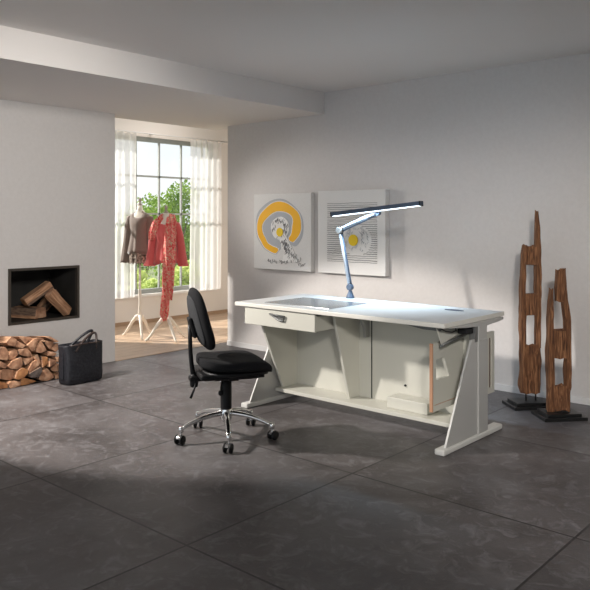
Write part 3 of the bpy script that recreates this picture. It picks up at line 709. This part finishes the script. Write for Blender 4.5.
b = MB(); b.box(.012, L_-.012, -.012, .012, -.005, .0002, mat=Mx, bev=.0015); b.build('light_tube', M['led'], hd)
for xx in (0, L_-.008):
    b = MB(); b.box(xx, xx+.008, -.025, .025, -.005, .031, bev=.002, mat=Mx); b.build('end_cap', M['black'], hd)
Lt = bpy.data.lights.new('desk_lamp_light', 'AREA'); Lt.shape = 'RECTANGLE'; Lt.size = .76; Lt.size_y = .03; Lt.spread = R(110); Lt.energy = 6.5; Lt.color = (.55, .78, 1)
lo = bpy.data.objects.new('desk_lamp_light', Lt); C.objects.link(lo); lo.parent = lamp
mid = (h0+h1)/2-up*.012; lo.location = mid; lo.rotation_euler = (0, -math.atan2(d.z, d.x), 0)

# ------------------------------------------------------------------ office chair (faces local +x)
ch = empty('office_chair', (-3.30, 3.085, 0), rz=R(60), label='black upholstered swivel chair on chrome five star base with castors', cat='chair')
wa = [R(v)-R(60) for v in (-112, -40, 32, 104, 176)]
b = MB()
for a in wa:
    pts = []; rings = []
    for i in range(11):
        t_ = i/10; r_ = .02+.275*t_; z = .155-.005*t_-.062*t_**2.2
        wdt = .021-.006*t_; hgt = .017-.006*t_
        c_ = Vector((cos(a)*r_, sin(a)*r_, z)); n_ = Vector((-sin(a), cos(a), 0))
        rings.append([tuple(c_+n_*wdt*cos(2*pi*kk/12)+Vector((0, 0, hgt*sin(2*pi*kk/12)))) for kk in range(12)])
    b.loft(rings, caps=True)
    e_ = rings[-1]; cc = Vector((cos(a)*.29, sin(a)*.29, 0)); b.lathe([(.014, .070), (.017, .075), (.017, .100), (.010, .106)], 14, center=(cc.x, cc.y))
b.lathe([(.026, .105), (.036, .12), (.038, .16), (.030, .178), (.030, .19)], 24)
b.build('star_base', M['chrome'], ch)
for i, a in enumerate(wa):
    cc = Vector((cos(a)*.29, sin(a)*.29, 0)); ca = a+R((35, -25, 60, 10, -50)[i]); dx = Vector((cos(ca), sin(ca), 0)); nn = Vector((-sin(ca), cos(ca), 0)); wc = cc+dx*.010+Vector((0, 0, .0285))
    b = MB(); b.tube([cc+Vector((0, 0, .045)), cc+Vector((0, 0, .09))], .006, 8)
    rings = []
    for sgn in (-1, 1):
        rings.append([tuple(wc+nn*.010*sgn+dx*.030*cos(t_)+Vector((0, 0, .030*sin(t_)))) for t_ in [R(20)+R(140)*kk/12 for kk in range(13)]])
    b.loft(rings, closed=False)
    rr2 = [[tuple(wc+nn*.010*sgn+dx*.024*cos(t_)+Vector((0, 0, .024*sin(t_)))) for t_ in [R(20)+R(140)*kk/12 for kk in range(13)]] for sgn in (-1, 1)]
    b.loft(rr2, closed=False)
    cst = b.build('caster', M['chrome'], ch)
    for sgn in (-1, 1):
        b = MB(); rings = []
        for off, r_ in ((.011, .024), (.013, .028), (.024, .028), (.027, .022), (.028, .010)):
            rings.append([tuple(wc+nn*off*sgn+dx*r_*cos(2*pi*kk/20)+Vector((0, 0, r_*sin(2*pi*kk/20)))) for kk in range(20)])
        b.loft(rings, caps=True); b.build('wheel', M['black'], cst)
b = MB(); b.lathe([(.033, .18), (.035, .19), (.035, .345), (.030, .35), (.016, .352), (.016, .385)], 24); b.build('gas_column', M['black'], ch)
# mechanism
b = MB()
b.box(-.10, .15, -.12, .12, .378, .425, bev=.012); b.box(-.19, .20, -.18, .18, .398, .43, bev=.012); b.box(-.23, -.07, -.035, .035, .366, .398, bev=.008)
b.lathe([(.028, .345), (.045, .375), (.045, .39)], 20)
b.box(-.17, .20, -.17, -.13, .395, .415, bev=.004); b.box(-.17, .20, .13, .17, .395, .415, bev=.004); b.box(-.02, .04, -.17, .17, .385, .405, bev=.004); b.box(.12, .17, -.16, .16, .39, .41, bev=.004)
b.build('mechanism', M['black'], ch)
def seatfn(p):
    x, y, z = p
    zz = z + .018*(x/.235)**3*-1 - (.030*max(0, (x-.12)/.115)**2) + .018*(abs(y)/.23)**2.5*(1 if z > 0 else .3) + (.016 if z > 0 and x < -.1 else 0)*((-x-.1)/.13 if x < -.1 else 0)
    return Vector((x*(1-.05*(y/.23)**2)+.048, y*(1+.05*x/.2), zz+.464))
b = MB(); b.pad(.226, .225, .034, .55, .62, 56, 24, seatfn); b.build('seat', M['fabric'], ch)
b = MB(); b.pad(.205, .21, .016, .4, .6, 48, 12, lambda p: Vector((p.x+.045, p.y, p.z*1.0+.426 - (.02*max(0, (p.x-.12)/.115)**2)))); b.build('seat_shell', M['black'], ch)
# seat top centre panel (visible inset with seam)
b = MB(); b.tube([(.045+.155*cos(t_)*(1.0), .145*sin(t_), .499-.018*((.165*cos(t_))/.235)**3 - .010*max(0, cos(t_))**4) for t_ in (2*pi*i/40 for i in range(41))], .0028, 6, caps=False); b.build('seat_seam', M['fabric'], ch)
# backrest
bc = Vector((-.175, 0, .742)); tilt = R(-15)
def backfn(p, ox=0):
    # p.x thickness, p.y width, p.z height
    x, y, z = p
    yy = y*(1-.16*(z/.2)*(1 if z > 0 else .55)); xx = x + .55*y*y*1.0 - .045*cos(z*8)*.5
    v = Vector((xx+ox, yy, z)); c_, s_ = cos(tilt), sin(tilt)
    return Vector((v.x*c_+v.z*s_, v.y, -v.x*s_+v.z*c_))+bc
def backpad(hx, hy, hz, ox, m, name, e=.75):
    b = MB(); nu, nv = 44, 16; rings = []
    def sp(c, e): return math.copysign(abs(c)**e, c)
    for j in range(1, nv):
        ph = -pi/2+pi*j/nv
        rings.append([backfn(Vector((hx*sp(sin(ph), .8), hy*sp(cos(ph), .5)*sp(cos(2*pi*i/nu), e), hz*sp(cos(ph), .5)*sp(sin(2*pi*i/nu), e))), ox) for i in range(nu)])
    b.loft(rings, caps=True); return b.build(name, m, ch)
backpad(.034, .205, .195, .018, M['fabric'], 'backrest'); bs = backpad(.008, .165, .158, -.011, M['fabric_back'], 'backrest_cover'); tag(bs, label='charcoal rear fabric')
b = MB(); b.box(-.022, .0, -.045, .045, -.07, .06, bev=.010, mat=Matrix.Translation(bc+Vector((-.030, 0, -.04)))@Matrix.Rotation(tilt, 4, 'Y')); b.build('back_bracket', M['black'], ch)
b = MB()
b.tube([(-.195, 0, .36), (-.205, 0, .40), (-.214, 0, .46), (-.222, 0, .54), (-.224, 0, .62), (-.226, 0, .71)], [.014, .016, .014, .013, .013, .013], 12); b.build('back_bar', M['black'], ch)
b = MB(); b.lathe([(.022, .33), (.026, .345), (.026, .40), (.018, .41)], 16, center=(-.200, 0)); b.build('tilt_knob', M['black'], ch)
b = MB(); b.tube([(-.19, -.03, .375), (-.21, -.06, .33), (-.235, -.075, .28)], [.006, .006, .008], 8); b.build('lever', M['black'], ch)
b = MB(); b.tube([(-.03, -.05, .37), (-.05, -.08, .335), (-.05, -.085, .315)], [.005, .006, .006], 8); b.pad(.018, .014, .018, .8, .8, 12, 8, lambda p: p+Vector((-.05, -.085, .30))); b.build('lever', M['black'], ch)
b = MB(); b.tube([(.08, .10, .375), (.10, .24, .37)], [.005, .007], 8); b.build('lever', M['black'], ch)

# ------------------------------------------------------------------ dress forms
def form(loc, rz, zh, zs, zn, label, legs, sc=1.0):
    """zh hem/bottom of torso, zs shoulder, zn top of neck"""
    f = empty('dress_form', loc, rz, label=label, cat='mannequin', group='dress forms in the garden room')
    b = MB(); H_ = zs-zh
    prof = [(0, .105, .135), (.12, .115, .15), (.35, .085, .105), (.65, .105, .135), (.85, .09, .145), (.96, .06, .13), (1.0, .045, .085), (1.05, .04, .047), (1.05+.45*(zn-zs)/H_, .034, .038)]
    rings = [[(sc*ax*cos(2*pi*i/28), sc*by*sin(2*pi*i/28), zh+H_*t_) for i in range(28)] for t_, ax, by in prof]
    b.loft(rings, caps=True); b.build('torso', M['form_white'], f)
    zt = zh+H_*prof[-1][0]
    b = MB(); b.lathe([(.036*sc, zt), (.036*sc, zt+.012), (.02*sc, zt+.022), (.014*sc, zt+.035), (.024*sc, zt+.055), (.024*sc, zt+.072), (.006, zt+.088)], 20); b.build('neck_cap', M['form_knob'], f)
    b = MB(); b.lathe([(.013, .22), (.020, .24), (.024, .27), (.017, .31), (.015, .40), (.019, .50), (.013, .56), (.011, zh+.01)], 16); b.build('pole', M['form_white'], f)
    for a in legs:
        dx = Vector((cos(a-rz), sin(a-rz), 0)); pts = [dx*r_+Vector((0, 0, z)) for r_, z in ((.0, .25), (.05, .235), (.11, .17), (.17, .085), (.225, .020), (.25, .012))]
        b = MB(); b.tube(pts, [.020, .022, .019, .015, .013, .010], 10); b.build('leg', M['form_white'], f)
    return f
def fold(a, t_, amp, n, ph): return amp*t_*(sin(n*a+ph)+.5*sin((n*1.7)*a+ph*2))
def jacket(name, loc, rz, zh, zs, m, label, cat, wide=.8, sy=.74, slv=None, hemflare=1.0, neck=.055, sleeve_m=None, seed=0, lapel=None):
    j = empty(name, loc, rz, label=label, cat=cat)
    H_ = zs-zh; b = MB(); n = 72; rings = []
    prof = [(0, .145*hemflare, .19*hemflare), (.1, .14*hemflare, .183*hemflare), (.3, .125, .158), (.5, .112, .142), (.7, .125, .160), (.85, .108, .172), (.93, .085, .168), (.98, .068, .13), (1.01, .058, .085), (1.03, neck, neck*1.25), (1.04, neck-.004, neck*1.2)]
    for t_, ax, by in prof:
        ring = []
        for i in range(n):
            a = 2*pi*i/n; fl = 1+fold(a, max(0, 1-t_*1.4), .075, 7, seed)
            z = zh+H_*t_
            if t_ > .9:  # V neckline drops at the front
                z -= max(0, cos(a))**6*.12*(t_-.9)/.14
            ring.append((ax*wide*fl*cos(a), by*sy*fl*sin(a), z+ (.012*sin(5*a+seed) if t_ == 0 else 0)))
        rings.append(ring)
    inn = [[(p[0]*.95, p[1]*.95, p[2]+.002) for p in rings[0]], [(p[0]*.93, p[1]*.93, p[2]+.05) for p in rings[0]]]
    b.loft(inn[::-1]+rings); b.build('jacket_body', m, j)
    for sgn, pts, rads in slv:
        b = MB(); N_ = len(pts); rings = []
        for i in range(N_*6-5):
            u = i/6; k0 = min(int(u), N_-2); fr = u-k0; p = Vector(pts[k0]).lerp(Vector(pts[k0+1]), fr); r_ = rads[k0]*(1-fr)+rads[k0+1]*fr
            tt = i/(N_*6-6)
            p.y *= sy; r_ *= .82
            rings.append([(p.x+r_*.9*cos(2*pi*q_/28)*(1+.07*tt*sin(q_*1.3+seed)), p.y+r_*sin(2*pi*q_/28)*(1+.07*tt*sin(q_*1.1)), p.z+.006*sin(q_*.9+i*.8)) for q_ in range(28)])
        b.loft(rings, caps=True); b.build('sleeve', sleeve_m or m, j)
    return j
cA = (-6.87, 5.07, 0); rA = R(-64)
cB = (-6.50, 5.156, 0); rB = R(-50)
form(cA, rA, .92, 1.44, 1.56, 'taller white dress form on a pole, wearing the taupe jacket', [math.atan2(-.054, -.19), math.atan2(-.10, .17), math.atan2(.30, -.12)], .76)
form(cB, rB, .93, 1.37, 1.45, 'shorter white dress form on a tripod, wearing the coral jacket', [math.atan2(-.19, -.05), math.atan2(-.05, .25), math.atan2(.19, .02)], .78)
jt = jacket('taupe_jacket', cA, rA, .965, 1.435, M['taupe'], 'taupe brown long sleeved jacket with lace hem on the taller dress form', 'jacket', seed=1,
    slv=[(1, [(0, .155, 1.395), (0, .185, 1.30), (.01, .20, 1.10), (.02, .195, .85)], [.055, .056, .048, .055]), (-1, [(0, -.155, 1.395), (0, -.19, 1.30), (.02, -.215, 1.10), (.04, -.235, .86)], [.055, .056, .046, .060])])
b = MB(); rings = []
for z, s_ in ((.97, .93), (.92, .97), (.855, 1.0)):
    rings.append([(.115*s_*cos(2*pi*i/90)*(1+.05*sin(11*2*pi*i/90)), .125*s_*sin(2*pi*i/90)*(1+.05*sin(11*2*pi*i/90)), z+(.008*sin(i*1.5) if z < .9 else 0)) for i in range(90)])
b.loft(rings); tag(b.build('lace_peplum', M['lace'], jt), label='patterned brown lace hem')
jacket('coral_jacket', cB, rB, .86, 1.362, M['coral'], 'coral pink jacket with flared cuffs on the shorter dress form', 'jacket', wide=.85, sy=.77, neck=.05, seed=2,
    slv=[(1, [(0, .14, 1.32), (-.01, .18, 1.22), (-.02, .215, 1.05), (-.02, .235, .90), (-.02, .245, .835)], [.052, .058, .055, .062, .075]), (-1, [(0, -.14, 1.32), (.01, -.18, 1.22), (.02, -.205, 1.05), (.03, -.22, .90), (.03, -.235, .84)], [.052, .058, .052, .066, .088])])
# floral scarf over the coral jacket's shoulder
sc_ = empty('floral_scarf', cB, rB, label='long red and cream floral scarf hanging down over the coral jacket', cat='scarf')
def ribbon(path, widths, name, th=.012, seed=0):
    rings = []; N_ = len(path)
    for i in range((N_-1)*6+1):
        u = i/6; k0 = min(int(u), N_-2); fr = u-k0; p = Vector(path[k0]).lerp(Vector(path[k0+1]), fr); w_ = widths[k0]*(1-fr)+widths[k0+1]*fr
        dv = (Vector(path[k0+1])-Vector(path[k0])).normalized(); out = Vector((1, 0, 0)); out = (out-dv*dv.dot(out)).normalized(); side = dv.cross(out)
        top = []; bot = []
        for q_ in range(15):
            s_ = (q_/14-.5)*2; bump = .010*sin(s_*7+seed+i*.25)
            top.append(p+side*s_*w_+out*(bump+th*(1-s_*s_)**.5)); bot.append(p+side*s_*w_+out*(bump-th*.5*(1-s_*s_)**.5))
        rings.append([tuple(v) for v in top+bot[::-1]])
    b = MB(); b.loft(rings, caps=True); return b.build(name, M['scarf'], sc_)
ribbon([(.02, .060, 1.395), (.085, .075, 1.33), (.125, .075, 1.2), (.145, .065, 1.0), (.155, .06, .85), (.135, .05, .62), (.10, .04, .46)], [.045, .06, .068, .068, .068, .066, .05], 'wide_end', seed=.5)
ribbon([(.118, .035, .75), (.095, .02, .55), (.08, .0, .40), (.07, -.005, .30), (.065, .0, .22)], [.03, .05, .048, .05, .018], 'narrow_end', seed=2)
ribbon([(.045, -.045, 1.385), (.10, -.095, 1.31), (.14, -.12, 1.22), (.15, -.135, 1.13)], [.03, .045, .045, .03], 'shoulder_drape', seed=3)
ribbon([(.055, -.048, 1.38), (-.02, -.055, 1.40), (-.055, 0, 1.405), (-.02, .055, 1.40), (.03, .055, 1.39)], [.018]*5, 'neck_loop', seed=1)

# ------------------------------------------------------------------ driftwood sculptures
def plank(b, pts, hd, seed):
    """pts: list of (z, u_left, u_right); a rough board of half depth hd"""
    rings = []; z0 = pts[0][0]; z1 = pts[-1][0]; n = max(6, int(abs(z1-z0)/.012))
    for i in range(n+1):
        z = z0+(z1-z0)*i/n
        for (za, la, ra), (zb, lb, rb) in zip(pts, pts[1:]):
            if za <= z <= zb+1e-6:
                fr = (z-za)/(zb-za+1e-9); l = la+(lb-la)*fr; r = ra+(rb-ra)*fr; break
        ring = []; K = 36
        for k_ in range(K):
            a = 2*pi*k_/K; c_, s_ = cos(a), sin(a)
            u = math.copysign(abs(c_)**.45, c_); v = math.copysign(abs(s_)**.45, s_)
            x = (l+r)/2+(r-l)/2*u; y = hd*v
            nz = noise.noise((x*40+seed, y*40, z*3.5))*.008+noise.noise((x*12, y*12+seed, z*9))*.007+noise.noise((x*90, y*60+seed, z*14))*.003
            g = min(1, (r-l)/.05)
            ring.append((x+nz*c_*g, y+nz*s_*1.6*g, z+(noise.noise((x*60, y*60, seed))*.022 if i in (0, n) else 0)))
        rings.append(ring)
    b.loft(rings, caps=True, smooth=False)
def sculpture(loc, rz, brz, pieces, pins, tiers, label, zlow):
    s = empty('driftwood_sculpture', (loc[0], loc[1], 0), rz, label=label, cat='sculpture', group='driftwood sculptures by the back wall')
    b = MB()
    for i, (pts, hd) in enumerate(pieces): plank(b, pts, hd, i*3.7+loc[0]*10)
    b.build('driftwood', M['driftwood'], s)
    z = 0
    for (lx, ly, h) in tiers:
        b = MB(); b.box(-lx/2, lx/2, -ly/2, ly/2, z, z+h, bev=.002, mat=Matrix.Rotation(brz, 4, 'Z')); b.build('base_plate', M['iron'], s); z += h
    for u in pins:
        b = MB(); b.tube([(u, 0, z-.001), (u, 0, zlow+.03)], .006, 8); b.build('pin', M['iron'], s)
hd = .038
sculpture((-2.218, 5.058), R(41.5), R(8),
  [([(.10, -.055, .082), (.16, -.066, .089), (.30, -.066, .091), (.45, -.062, .088)], hd),
   ([(.43, -.062, -.024), (.62, -.062, -.022), (.80, -.060, -.024), (1.02, -.054, -.022), (1.10, -.048, -.018), (1.165, -.040, -.026)], hd*.9),
   ([(.43, .052, .088), (.62, .053, .086), (.80, .050, .090), (1.02, .051, .090), (1.16, .050, .084), (1.30, .052, .078), (1.38, .056, .070), (1.415, .060, .065)], hd*.9),
   ([(.665, -.05, .075), (.70, -.05, .075), (.815, -.05, .075)], hd*.85),
   ([(1.03, -.04, .07), (1.10, -.04, .07), (1.158, -.035, .07)], hd*.7)],
  (-.015, .055), ((.30, .22, .022), (.24, .17, .020)), 'taller weathered driftwood sculpture with one long spike, on a black base', .10)
cs = (-.6626*4.964+.749*1.808, .749*4.964+.6626*1.808)
def UU(px): return (px-559)*.006847
def ZZ(py): return 1.35-(py-220)*.006847
sculpture(cs, R(41.5), R(6),
  [([(.050, UU(546.5), UU(569)), (.12, UU(546.5), UU(569.5)), (ZZ(386), UU(547), UU(570))], hd),
   ([(ZZ(388), UU(547), UU(553.5)), (ZZ(345), UU(547), UU(553)), (ZZ(320), UU(547.5), UU(552.5)), (ZZ(300), UU(549), UU(553)), (ZZ(289), UU(550), UU(552))], hd*.9),
   ([(ZZ(388), UU(564.5), UU(570)), (ZZ(345), UU(565), UU(570.5)), (ZZ(320), UU(564), UU(569.5)), (ZZ(300), UU(561.5), UU(567)), (ZZ(280), UU(560.5), UU(565)), (ZZ(269), UU(561), UU(564.5))], hd*.9),
   ([(ZZ(358), UU(549), UU(568)), (ZZ(345), UU(549), UU(568)), (ZZ(330.7), UU(549), UU(568))], hd*.85),
   ([(ZZ(300.6), UU(555.6), UU(563)), (ZZ(285), UU(556), UU(562.5)), (ZZ(270), UU(556.5), UU(561.5))], hd*.8)],
  (-.055, .065), ((.30, .22, .022), (.24, .17, .020)), 'shorter driftwood sculpture with two forked tips, standing nearest the right photo edge', .055)
